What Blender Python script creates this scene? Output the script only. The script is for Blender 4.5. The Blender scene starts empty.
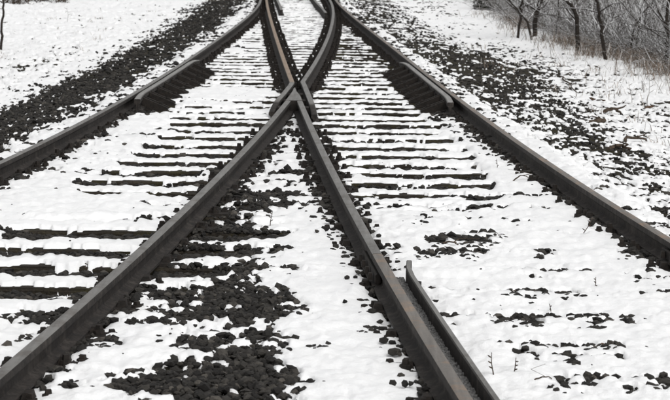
import bpy, bmesh, math, random
import numpy as np
from mathutils import Vector, Matrix

random.seed(7)
RNG = np.random.default_rng(7)
SC = bpy.context.scene
COL = SC.collection

# ------------------------------------------------------------------ camera
FPX = 2050.0                       # focal length in photo pixels (670 px wide)
PITCH = math.atan(272.0 / FPX)
ROLL = 0.011
CAM_H = 1.690                      # above the sleeper tops (z = 0)
RAIL_TOP = 0.130
cam_d = bpy.data.cameras.new('camera')
cam = bpy.data.objects.new('camera', cam_d)
COL.objects.link(cam)
cam_d.sensor_width = 36.0
cam_d.lens = FPX / 670.0 * 36.0
cam_d.clip_start = 0.1
cam_d.clip_end = 2000.0
cam_d.dof.use_dof = True
cam_d.dof.focus_distance = 11.0
cam_d.dof.aperture_fstop = 13.0
cam.matrix_world = (Matrix.Translation((0, 0, CAM_H)) @ Matrix.Rotation(math.pi / 2 - PITCH, 4, 'X')
                    @ Matrix.Rotation(ROLL, 4, 'Z'))
SC.camera = cam

# ------------------------------------------------------------------ overcast sky and sun
world = bpy.data.worlds.new('World')
SC.world = world
world.use_nodes = True
wn = world.node_tree
bg = wn.nodes['Background']
sky = wn.nodes.new('ShaderNodeTexSky')
sky.sky_type = 'NISHITA'
sky.sun_disc = False
sky.sun_elevation = math.radians(52)
sky.sun_rotation = math.radians(150)
sky.dust_density = 3.0
hs = wn.nodes.new('ShaderNodeHueSaturation')      # overcast: the blue is washed out of the sky
hs.inputs['Saturation'].default_value = 0.06
wn.links.new(sky.outputs[0], hs.inputs['Color'])
wn.links.new(hs.outputs[0], bg.inputs['Color'])
bg.inputs['Strength'].default_value = 0.15
sun_d = bpy.data.lights.new('sun', 'SUN')
sun_d.energy = 0.7
sun_d.angle = math.radians(50)
sun_d.color = (1.0, 0.98, 0.95)
sun = bpy.data.objects.new('sun', sun_d)
COL.objects.link(sun)
el, az = math.radians(52), math.radians(150)
to_sun = Vector((math.sin(az) * math.cos(el), math.cos(az) * math.cos(el), math.sin(el)))
sun.rotation_euler = to_sun.to_track_quat('Z', 'Y').to_euler()
SC.view_settings.view_transform = 'Standard'
SC.view_settings.look = 'None'
SC.view_settings.gamma = 1.0
SC.view_settings.exposure = 0.22

# ------------------------------------------------------------------ helpers
def G(px, py, z=0.0):
    """photo pixel -> the point where that direction meets the level z"""
    dx, dy = np.asarray(px, float) - 335.0, np.asarray(py, float) - 200.0
    c, s = math.cos(-ROLL), math.sin(-ROLL)
    x = (c * dx - s * dy) / FPX
    y = (s * dx + c * dy) / FPX
    C, S = math.cos(PITCH), math.sin(PITCH)
    t = (CAM_H - z) / (S + y * C)
    return t * x, t * (C - y * S)

def at_depth(px, py, D):
    """photo pixel -> the point in that direction at forward distance D"""
    dx, dy = px - 335.0, py - 200.0
    c, s = math.cos(-ROLL), math.sin(-ROLL)
    x = (c * dx - s * dy) / FPX
    y = (s * dx + c * dy) / FPX
    C, S = math.cos(PITCH), math.sin(PITCH)
    t = D / (C - y * S)
    return Vector((t * x, D, CAM_H - t * (S + y * C)))

_tab = {}
def perlin(x, y, seed=0):
    if seed not in _tab:
        a = np.random.default_rng(1000 + seed).uniform(0, 2 * np.pi, (256, 256))
        _tab[seed] = (np.cos(a), np.sin(a))
    gx, gy = _tab[seed]
    xi = np.floor(x).astype(int); yi = np.floor(y).astype(int)
    fx = x - xi; fy = y - yi
    u = fx * fx * fx * (fx * (fx * 6 - 15) + 10)
    v = fy * fy * fy * (fy * (fy * 6 - 15) + 10)
    def g(i, j):
        a = (xi + i) & 255; b = (yi + j) & 255
        return gx[a, b] * (fx - i) + gy[a, b] * (fy - j)
    n0 = g(0, 0) * (1 - u) + g(1, 0) * u
    n1 = g(0, 1) * (1 - u) + g(1, 1) * u
    return (n0 * (1 - v) + n1 * v) * 1.5

def sstep(a, b, x):
    t = np.clip((x - a) / (b - a), 0, 1)
    return t * t * (3 - 2 * t)

def tag(o, label=None, cat=None, group=None, kind=None):
    if label: o['label'] = label
    if cat: o['category'] = cat
    if group: o['group'] = group
    if kind: o['kind'] = kind
    return o

def link(name, me, parent=None):
    o = bpy.data.objects.new(name, me)
    COL.objects.link(o)
    if parent: o.parent = parent
    return o

def empty(name, loc=(0, 0, 0)):
    o = bpy.data.objects.new(name, None)
    o.empty_display_size = 0.2
    COL.objects.link(o)
    o.location = loc
    return o

def np_mesh(name, verts, faces, mat, smooth=False):
    """verts (n,3); faces (m,k) array"""
    me = bpy.data.meshes.new(name)
    verts = np.asarray(verts, np.float32); faces = np.asarray(faces, np.int32)
    m, k = faces.shape
    me.vertices.add(len(verts)); me.vertices.foreach_set('co', verts.ravel())
    me.loops.add(m * k); me.loops.foreach_set('vertex_index', faces.ravel())
    me.polygons.add(m)
    me.polygons.foreach_set('loop_start', np.arange(0, m * k, k, dtype=np.int32))
    me.polygons.foreach_set('use_smooth', np.full(m, smooth, bool))
    me.update(calc_edges=True)
    me.validate()
    me.materials.append(mat)
    return me

class MB:
    def __init__(self): self.v = []; self.f = []
    def add(self, vs, fs):
        b = len(self.v); self.v += [tuple(p) for p in vs]
        self.f += [tuple(b + i for i in f) for f in fs]
    def box(self, x0, x1, y0, y1, z0, z1, taper=0.0):
        t = taper
        self.add([(x0, y0, z0), (x1, y0, z0), (x1, y1, z0), (x0, y1, z0),
                  (x0 + t, y0 + t, z1), (x1 - t, y0 + t, z1), (x1 - t, y1 - t, z1), (x0 + t, y1 - t, z1)],
                 [(3, 2, 1, 0), (4, 5, 6, 7), (0, 1, 5, 4), (1, 2, 6, 5), (2, 3, 7, 6), (3, 0, 4, 7)])
    def prism(self, cx, cy, z0, z1, r0, r1, n=6, rot=0.0):
        vs = []
        for z, r in ((z0, r0), (z1, r1)):
            for k in range(n):
                a = rot + 2 * math.pi * k / n
                vs.append((cx + r * math.cos(a), cy + r * math.sin(a), z))
        fs = [tuple(range(n, 2 * n)), tuple(range(n - 1, -1, -1))]
        fs += [(k, (k + 1) % n, n + (k + 1) % n, n + k) for k in range(n)]
        self.add(vs, fs)
    def tube(self, pts, radii, n=5, cap=True):
        rings = []
        pts = [Vector(p) for p in pts]
        for i, p in enumerate(pts):
            d = (pts[min(i + 1, len(pts) - 1)] - pts[max(i - 1, 0)])
            d = d.normalized() if d.length > 1e-9 else Vector((0, 0, 1))
            a = d.orthogonal().normalized() if abs(d.z) > .9 else d.cross(Vector((0, 0, 1))).normalized()
            b = d.cross(a)
            rings.append([p + (a * math.cos(2 * math.pi * k / n) + b * math.sin(2 * math.pi * k / n)) * radii[i] for k in range(n)])
        vs = [q for r in rings for q in r]
        fs = []
        for i in range(len(rings) - 1):
            for k in range(n):
                fs.append((i * n + k, i * n + (k + 1) % n, (i + 1) * n + (k + 1) % n, (i + 1) * n + k))
        if cap:
            fs.append(tuple(range(n - 1, -1, -1))); e = (len(rings) - 1) * n
            fs.append(tuple(range(e, e + n)))
        self.add(vs, fs)
    def mesh(self, name, mat, smooth=False):
        me = bpy.data.meshes.new(name)
        me.from_pydata(self.v, [], self.f)
        me.materials.append(mat)
        if smooth:
            for p in me.polygons: p.use_smooth = True
        me.update()
        return me
    def build(self, name, mat, parent=None, smooth=False):
        return link(name, self.mesh(name, mat, smooth), parent)

# ------------------------------------------------------------------ materials
class NT:
    def __init__(self, name):
        self.m = bpy.data.materials.new(name); self.m.use_nodes = True
        self.t = self.m.node_tree; self.b = self.t.nodes['Principled BSDF']
    def n(self, typ, **kw):
        o = self.t.nodes.new(typ)
        for k, v in kw.items(): setattr(o, k, v)
        return o
    def l(self, a, b): self.t.links.new(a, b)
    def coord(self): return self.n('ShaderNodeTexCoord').outputs['Object']
    def wpos(self): return self.n('ShaderNodeNewGeometry').outputs['Position']
    def noise(self, vec, scale, detail=4.0, rough=0.6, stretch=None):
        if stretch:
            mp = self.n('ShaderNodeMapping'); mp.inputs['Scale'].default_value = stretch
            self.l(vec, mp.inputs['Vector']); vec = mp.outputs[0]
        o = self.n('ShaderNodeTexNoise'); o.inputs['Scale'].default_value = scale
        o.inputs['Detail'].default_value = detail; o.inputs['Roughness'].default_value = rough
        self.l(vec, o.inputs['Vector']); return o.outputs['Fac']
    def ramp(self, fac, stops):
        r = self.n('ShaderNodeValToRGB'); e = r.color_ramp.elements
        while len(e) < len(stops): e.new(0.5)
        for s, (p, c) in zip(e, stops):
            s.position = p; s.color = (c[0], c[1], c[2], 1)
        self.l(fac, r.inputs[0]); return r.outputs[0]
    def mix(self, fac, a, b, blend='MIX'):
        o = self.n('ShaderNodeMix', data_type='RGBA', blend_type=blend)
        if isinstance(fac, float): o.inputs[0].default_value = fac
        else: self.l(fac, o.inputs[0])
        for s, c in ((6, a), (7, b)):
            if isinstance(c, tuple): o.inputs[s].default_value = (c[0], c[1], c[2], 1)
            else: self.l(c, o.inputs[s])
        return o.outputs[2]
    def math(self, op, a, b=None):
        o = self.n('ShaderNodeMath', operation=op)
        for i, x in enumerate((a, b)):
            if x is None: continue
            if isinstance(x, (int, float)): o.inputs[i].default_value = x
            else: self.l(x, o.inputs[i])
        return o.outputs[0]
    def bump(self, h, strength, dist):
        o = self.n('ShaderNodeBump'); o.inputs['Strength'].default_value = strength
        o.inputs['Distance'].default_value = dist
        self.l(h, o.inputs['Height']); self.l(o.outputs[0], self.b.inputs['Normal'])
    def col(self, c):
        if isinstance(c, tuple): self.b.inputs['Base Color'].default_value = (c[0], c[1], c[2], 1)
        else: self.l(c, self.b.inputs['Base Color'])
    def rough(self, r, spec=0.3):
        if isinstance(r, float): self.b.inputs['Roughness'].default_value = r
        else: self.l(r, self.b.inputs['Roughness'])
        self.b.inputs['Specular IOR Level'].default_value = spec

def m_snow():
    t = NT('snow'); p = t.wpos()
    n1 = t.noise(p, 9.0, 5, .6); n2 = t.noise(p, 160.0, 3, .7)
    t.col(t.ramp(n1, [(.3, (.77, .772, .775)), (.7, (.86, .86, .855))]))
    t.rough(.65, .25)
    t.bump(t.math('ADD', t.noise(p, 38.0, 4, .6), t.math('MULTIPLY', n2, .25)), .5, .012)
    return t.m

def m_soil():
    t = NT('dark_soil'); p = t.wpos()
    a = t.noise(p, 4.0, 5, .65); b = t.noise(p, 45.0, 5, .7)
    c1 = t.ramp(b, [(.3, (.014, .012, .011)), (.55, (.048, .042, .036)), (.8, (.105, .092, .079))])
    t.col(t.mix(t.ramp(a, [(.45, (0, 0, 0)), (.65, (1, 1, 1))]), c1, (.038, .034, .017)))
    t.rough(.95, .1); t.bump(b, 1.0, .03); return t.m

def m_stone():
    t = NT('ballast_stone'); p = t.wpos()
    g = t.n('ShaderNodeNewGeometry'); oi = t.n('ShaderNodeObjectInfo')
    r = t.math('FRACT', t.math('ADD', g.outputs['Random Per Island'], oi.outputs['Random']))
    base = t.ramp(r, [(0, (.011, .010, .0095)), (.35, (.022, .021, .020)), (.7, (.035, .033, .031)), (.93, (.052, .049, .045)), (1, (.09, .083, .076))])
    b = t.noise(p, 60.0, 5, .7)
    t.col(t.mix(.75, base, t.ramp(b, [(.3, (.35, .33, .3)), (.7, (1.2, 1.15, 1.05))]), 'MULTIPLY'))
    t.rough(.8, .25); t.bump(b, .5, .008); return t.m

def m_wood():
    t = NT('old_wood'); p = t.coord()
    w = t.noise(p, 20.0, 6, .7, (.12, 1, 1)); s = t.noise(p, 3.0, 4, .6); k = t.noise(p, 70.0, 4, .7)
    c = t.ramp(w, [(.3, (.012, .010, .008)), (.55, (.036, .030, .023)), (.8, (.080, .068, .054))])
    c = t.mix(t.ramp(s, [(.48, (0, 0, 0)), (.62, (.75, .75, .75))]), c, (.046, .041, .018))
    c = t.mix(t.ramp(k, [(.45, (0, 0, 0)), (.7, (.7, .7, .7))]), c, (.014, .012, .010))
    t.col(c); t.rough(.9, .15); t.bump(t.math('ADD', w, k), .9, .015); return t.m

def m_rail(name, top, rust_top, side=(.021, .017, .0145)):
    """worn running surface on top, brown scale on the sides"""
    t = NT(name); p = t.wpos()
    g = t.n('ShaderNodeNewGeometry'); sx = t.n('ShaderNodeSeparateXYZ'); t.l(g.outputs['Normal'], sx.inputs[0])
    up = t.ramp(sx.outputs['Z'], [(.55, (0, 0, 0)), (.93, (1, 1, 1))])
    n = t.noise(p, 6.0, 5, .65); f = t.noise(p, 55.0, 5, .75)
    long = t.noise(p, 9.0, 4, .6, (5, .25, 1))
    ctop = t.mix(t.ramp(n, [(.5, (0, 0, 0)), (.66, (.85, .85, .85))]), top, rust_top)
    ctop = t.mix(.6, ctop, t.ramp(long, [(.3, (.5, .49, .47)), (.7, (1.2, 1.2, 1.18))]), 'MULTIPLY')
    sep = t.n('ShaderNodeSeparateXYZ'); t.l(p, sep.inputs[0])
    high = t.ramp(sep.outputs['Z'], [(RAIL_TOP - .022, (0, 0, 0)), (RAIL_TOP - .012, (1, 1, 1))])     # only the head is worn bright, not the foot
    streak = t.noise(p, 14.0, 5, .7, (1, 1, .18)); blotch = t.noise(p, 11.0, 5, .7)
    side_c = t.mix(t.ramp(f, [(.35, (0, 0, 0)), (.7, (1, 1, 1))]), tuple(c * .45 for c in side), tuple(c * 1.8 for c in side))
    side_c = t.mix(t.ramp(streak, [(.50, (0, 0, 0)), (.66, (.75, .75, .75))]), side_c, (.065, .056, .048))
    side_c = t.mix(t.ramp(blotch, [(.50, (0, 0, 0)), (.62, (.85, .85, .85))]), side_c, (.012, .010, .009))
    t.col(t.mix(t.math('MULTIPLY', up, high), side_c, ctop))
    t.rough(t.math('SUBTRACT', .82, t.math('MULTIPLY', t.math('MULTIPLY', up, high), .28)), .4)
    t.b.inputs['Metallic'].default_value = .15
    t.bump(t.math('ADD', f, t.math('ADD', t.math('MULTIPLY', n, .5), blotch)), .55, .009); return t.m

def m_iron():
    t = NT('dark_iron'); p = t.wpos(); f = t.noise(p, 40.0, 5, .7)
    t.col(t.ramp(f, [(.35, (.009, .008, .007)), (.7, (.028, .022, .018))])); t.rough(.85, .25); t.bump(f, .5, .006); return t.m

def m_snowy(name, dark, light, cover=.35, snowcol=(.80, .80, .80)):
    """bark with snow lying on the upward side"""
    t = NT(name); p = t.wpos()
    g = t.n('ShaderNodeNewGeometry'); sx = t.n('ShaderNodeSeparateXYZ'); t.l(g.outputs['Normal'], sx.inputs[0])
    n = t.noise(p, 5.0, 4, .6); f = t.noise(p, 50.0, 4, .7)
    c = t.ramp(f, [(.3, dark), (.7, light)])
    s = t.math('ADD', sx.outputs['Z'], t.math('MULTIPLY', t.math('SUBTRACT', n, .5), 1.2))
    t.col(t.mix(t.ramp(s, [(cover, (0, 0, 0)), (cover + .12, (1, 1, 1))]), c, snowcol)); t.rough(.9, .1); return t.m

def m_plain(name, stops, scale=30.0, rough=.9):
    t = NT(name); p = t.wpos(); t.col(t.ramp(t.noise(p, scale, 4, .7), stops)); t.rough(rough, .15); return t.m

def m_grass():
    t = NT('dry_grass'); g = t.n('ShaderNodeNewGeometry')
    t.col(t.ramp(g.outputs['Random Per Island'], [(0, (.060, .050, .041)), (.3, (.13, .10, .077)), (.6, (.23, .18, .14)), (.8, (.36, .31, .27)), (1, (.78, .77, .75))])); t.rough(.9, .1); return t.m

SNOW, SOIL, STONE, WOOD, IRON = m_snow(), m_soil(), m_stone(), m_wood(), m_iron()
RAIL_GREY = m_rail('rail_grey', (.185, .180, .172), (.115, .104, .093))
RAIL_TAN = m_rail('rail_tan', (.17, .155, .14), (.27, .185, .125))
RAIL_RUST = m_rail('rail_rust', (.27, .20, .145), (.22, .155, .105))
BARK = m_snowy('bark', (.012, .010, .009), (.05, .042, .036), .62)
TWIG = m_snowy('snowy_twig', (.028, .024, .021), (.10, .086, .075), .20, (.82, .82, .82))
LIMB = m_snowy('snowy_limb', (.014, .012, .011), (.06, .05, .043), .60, (.75, .75, .75))
EVERGREEN = m_snowy('evergreen', (.012, .014, .009), (.04, .042, .028), .75)
GRASS = m_grass()
STALK = m_plain('dead_stalk', [(.3, (.03, .022, .017)), (.7, (.10, .075, .055))])
LEAF = m_plain('dead_leaf', [(.3, (.045, .027, .018)), (.7, (.13, .085, .06))])
GRIT = m_plain('grey_grit', [(.3, (.10, .10, .10)), (.7, (.30, .295, .285))], 90.0)

# ------------------------------------------------------------------ rail lines, read off the photograph at rail-top level
LLp = [(0,162),(37.5,144.3),(90,117.3),(115,103.2),(145,87.5),(167.5,72.5),(190,57.8),(220,37.5),(242.5,21),(256,8.3),(260.5,0)]
LRp = [(0,373),(38,340),(100,284.5),(151,240),(185,210),(242.5,150),(254.5,140),(290,98),(303.7,81),(316,60),(323.5,45.5),(331,30),(333,15),(330,0)]
RLp = [(466,400),(430,340),(388.5,270),(353.5,210),(345.5,200),(317,140),(304.5,110),(298,98),(292.5,81.7),(284,60),(278.5,45),(274,30),(269.5,15),(266.5,0)]
RRp = [(336,0),(347.5,12),(362.5,24),(377.5,35),(398,52.5),(420,68.8),(442.5,85.3),(465,102.5),(480,115.8),(510,136),(540,156.3),(574.5,181.5),(615,204.3),(660,233.5)]

class Line:
    """smooth x(D) for one rail; straight beyond the photographed stretch"""
    def __init__(self, pts, deg=4, lo=6.7, hi=45.0):
        p = np.array(pts, float); x, d = G(p[:, 0], p[:, 1], RAIL_TOP)
        self.c = np.polyfit((d - 25) / 20, x, deg); self.dc = np.polyder(self.c)
        self.lo = max(lo, d.min()); self.hi = min(hi, d.max())
    def __call__(self, D):
        D = np.asarray(D, float); q = np.clip(D, self.lo, self.hi)
        return np.polyval(self.c, (q - 25) / 20) + (D - q) * np.polyval(self.dc, (q - 25) / 20) / 20
LL, LR, RL, RR = Line(LLp, 5), Line(LRp, 5), Line(RLp, 5), Line(RRp, 5)

# near sides of the sleepers, every 0.6 m or so
FRONTS = [22.33, 21.68, 21.10, 20.49, 19.86, 19.30, 18.70, 18.10, 17.48, 16.92, 16.30, 15.67, 15.09, 14.47, 13.90, 13.31,
          12.78, 12.18, 11.58, 10.95, 10.33, 9.70, 9.06, 8.44, 7.83, 7.22, 6.61, 6.00, 5.40, 4.80]
FRONTS = sorted(FRONTS + [22.33 + .605 * k for k in range(1, 62)])
FRONTS = [f * .974 for f in FRONTS]
FR = np.array(FRONTS)
SL_W = 0.25

EDGE = [G(a, b, -.2) for a, b in ((452, -8), (480, 6), (505, 18), (530, 30), (560, 40), (600, 52), (640, 63), (672, 72), (720, 84))]
EX = np.array([e[0] for e in EDGE])[::-1]; ED = np.array([e[1] for e in EDGE])[::-1]
def edge_x(d): return np.interp(d, ED, EX)
# ------------------------------------------------------------------ terrain levels
def patches(x, D, lst, z=-.03):
    """sum of soft ellipses given by photo pixels: centre, half width, half height, amount"""
    out = np.zeros(np.shape(x))
    for px, py, hw, hh, a in lst:
        cx, cd = G(px, py, z)
        x1, _ = G(px + hw, py, z); _, d1 = G(px, py - hh, z); _, d2 = G(px, py + hh, z)
        r2 = ((x - cx) / abs(x1 - cx)) ** 2 + ((D - cd) / (abs(d1 - d2) / 2)) ** 2
        out = out + a * np.exp(-r2 * .9)
    return out

BARE = [   # centre x, y, half width, half height, how much snow is missing
    (240, 350, 50, 42, .66), (225, 390, 66, 16, .6), (225, 310, 50, 16, .58), (140, 395, 40, 10, .5),
    (215, 285, 45, 12, .6), (215, 238, 50, 10, .6), (205, 258, 45, 9, .6), (250, 205, 45, 9, .5), (235, 222, 35, 8, .35),
    (45, 385, 25, 14, .6), (60, 362, 14, 7, .4), (120, 300, 14, 6, .5), (135, 318, 20, 5, .4), (100, 330, 10, 5, .5), (75, 395, 20, 6, .5), (170, 312, 16, 6, .6), (90, 345, 18, 10, .35),
    (130, 150, 120, 45, .12), (430, 110, 60, 30, .1), (270, 180, 30, 8, .35), (300, 190, 25, 6, .3),
    (25, 270, 70, 10, .35), (40, 252, 60, 8, .3), (20, 322, 26, 8, .4), (20, 296, 35, 8, .3), (90, 234, 50, 7, .3),
    (210, 172, 40, 10, .35), (170, 158, 50, 10, .25), (120, 186, 50, 6, .35), (60, 240, 60, 6, .1),
    (515, 328, 30, 6, .3), (582, 324, 22, 5, .3), (550, 300, 30, 6, .25), (590, 355, 40, 5, .25), (465, 245, 30, 6, .4), (490, 248, 20, 5, .35), (440, 250, 14, 5, .3),
    (445, 212, 34, 5, .35), (420, 200, 45, 5, .3), (475, 211, 8, 4, .6),
    (610, 145, 40, 16, .5), (560, 120, 50, 16, .3), (640, 225, 30, 8, .2), (600, 175, 30, 10, .15),
    (380, 75, 45, 30, .12), (350, 50, 26, 20, .45), (395, 65, 18, 14, .3), (350, 25, 18, 16, .5), (312, 70, 14, 14, .25),
    (500, 48, 45, 12, .3), (540, 64, 50, 12, .28), (475, 62, 40, 18, .18), (45, 48, 40, 14, .15), (10, 60, 26, 16, .25),
]
PEBBLES = [(518, 300), (540, 303), (567, 303), (503, 326), (520, 330), (535, 333), (582, 323), (600, 323), (595, 334), (535, 353), (590, 354), (612, 355),
           (573, 368), (560, 396), (583, 390), (628, 326), (456, 246), (475, 250), (490, 248), (440, 250), (447, 258), (476, 211), (420, 227), (663, 393),
           (495, 240), (630, 262), (560, 275), (30, 345), (60, 330), (100, 352), (170, 318), (145, 300), (300, 318), (318, 352), (285, 300), (375, 335), (545, 262), (470, 262), (425, 262)]
BARE += [(a, b, 11, 3.0, .8) for a, b in PEBBLES]
FULL = [   # extra snow
    (60, 205, 110, 24, .5), (110, 135, 60, 18, .45), (30, 215, 60, 12, .4), (225, 97, 40, 8, .7), (235, 82, 40, 6, -.1),
    (325, 300, 35, 45, .8), (370, 370, 60, 30, .8), (310, 240, 40, 25, .55), (360, 330, 40, 30, .6),
    (480, 180, 70, 30, .4), (560, 260, 90, 28, .45), (520, 390, 90, 14, .3), (640, 340, 60, 40, .6), (460, 290, 50, 20, .5), (470, 365, 30, 20, .6), (420, 230, 40, 30, .4),
    (300, 130, 20, 25, .35), (298, 55, 24, 14, .5), (240, 60, 40, 10, .2), (300, 10, 30, 14, .45),
    (60, 300, 60, 7, .3), (100, 370, 30, 14, .35), (110, 330, 30, 9, .4), (120, 380, 35, 8, .3), (75, 366, 22, 14, .35),
    (640, 125, 60, 16, .3), (480, 20, 50, 18, .3), (600, 80, 60, 12, .15),
]
BAND = [   # how strongly the dark sides of the sleepers show
    (395, 110, 70, 55, 1.0), (370, 60, 50, 30, .85), (430, 165, 50, 26, .5), (425, 195, 50, 10, .12), (390, 85, 60, 20, .3),
    (190, 150, 75, 35, .95), (215, 118, 60, 10, .5), (235, 75, 50, 14, 1.0), (150, 190, 60, 12, .5), (300, 42, 28, 16, .6), (300, 10, 36, 16, .35), (300, 28, 26, 10, .25),
    (60, 255, 110, 26, 1.25), (20, 300, 60, 30, .9), (220, 240, 60, 50, .5), (200, 205, 60, 20, .4),
    (455, 250, 60, 30, -.3),
    (225, 97, 40, 7, -.8), (100, 216, 70, 10, -.5),
]

CRIB = -0.062
SL_MOOD = np.random.default_rng(12).uniform(0, 1, 400)
def track_mask(x, D):
    ol, orr = outer(x, D)
    return sstep(.42, .30, ol) * sstep(.42, .30, orr) * (1 - sstep(.36, .5, x - LR(D)) * sstep(.30, .42, RL(D) - x) * sstep(10.4, 9.6, D))
def band_field(x, D):
    """0 where ballast and snow are level with the sleepers, 1 where the sleepers stand clear"""
    ol, orr = outer(x, D)
    b = np.clip(1.35 * patches(x, D, BAND) + .45 * sstep(13, 18, D), 0, 1.3) * track_mask(x, D) * sstep(.1, -.05, ol) * sstep(.1, -.05, orr)
    near = sstep(19.5, 18.0, D)
    b = b * (1 - near * (1 - sstep(-.20, -.55, orr + .12 * perlin(D * 2, D * 0, 18)) * sstep(-.35, -.8, ol + .2 * perlin(D * 2, D * 0 + 3, 19) - 1.5 * sstep(14, 12, D))))
    b = b * (1 - sstep(19.5, 18.5, D) * sstep(12.2, 13.2, D) * .75 * sstep(0, .05, x - LR(D)) * sstep(0, .05, RL(D) - x))
    i = np.clip(np.searchsorted(FR, D + .3, side='right') - 1, 0, len(FR) - 1)      # each sleeper has its own mood
    mood = SL_MOOD[i] * (1 - .3 * sstep(13, 11, D)) + .25 * sstep(13, 11, D)
    nz = .75 * perlin(x * 1.1 + mood * 37, D * .3, 14) + .6 * perlin(x * 3.1 + mood * 91, D * .4, 15) + .12 * perlin(x * 7 + mood * 53, D * 1.5, 20)
    return np.clip(b * (.62 + .5 * mood) + nz * sstep(.12, .6, b) * (.9 - .35 * sstep(18, 24, D) - .4 * sstep(13, 11, D)), 0, 1.3)
def outer(x, D):
    """distance outside the outer rails (negative between them), left and right"""
    return LL(D) - x, x - RR(D)
def floor_z(x, D):
    """bare ground level: crib floors in the track, shoulders falling to the verges"""
    ol, orr = outer(x, D)
    z = CRIB + .016 * sstep(20, 17, D) + (.056 - .016 * sstep(20, 17, D)) * (1 - sstep(.15, .75, band_field(x, D))) * sstep(.5, .3, ol) * sstep(.5, .3, orr)
    z = z - .14 * sstep(.45, 1.9, ol) - .15 * sstep(.45, 2.2, orr)
    z = z + .10 * sstep(2.5, 9, ol) + .05 * sstep(3, 9, orr)
    far = sstep(.6, 2.5, ol) + sstep(.6, 2.5, orr)
    z = z + far * .035 * perlin(x * .9, D * .9, 3) + .012 * perlin(x * 5, D * 5, 4)
    return z

def rail_dist(x, D):
    return np.minimum.reduce([np.abs(x - LL(D)), np.abs(x - RR(D)),
                              np.abs(x - LR(D)), np.abs(x - RL(D))])

def sleeper_phase(x, D):
    """metres beyond the near side of the last sleeper, and metres short of the next one"""
    i = np.clip(np.searchsorted(FR, D, side='right') - 1, 0, len(FR) - 2)
    return D - FR[i], FR[i + 1] - D

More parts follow.
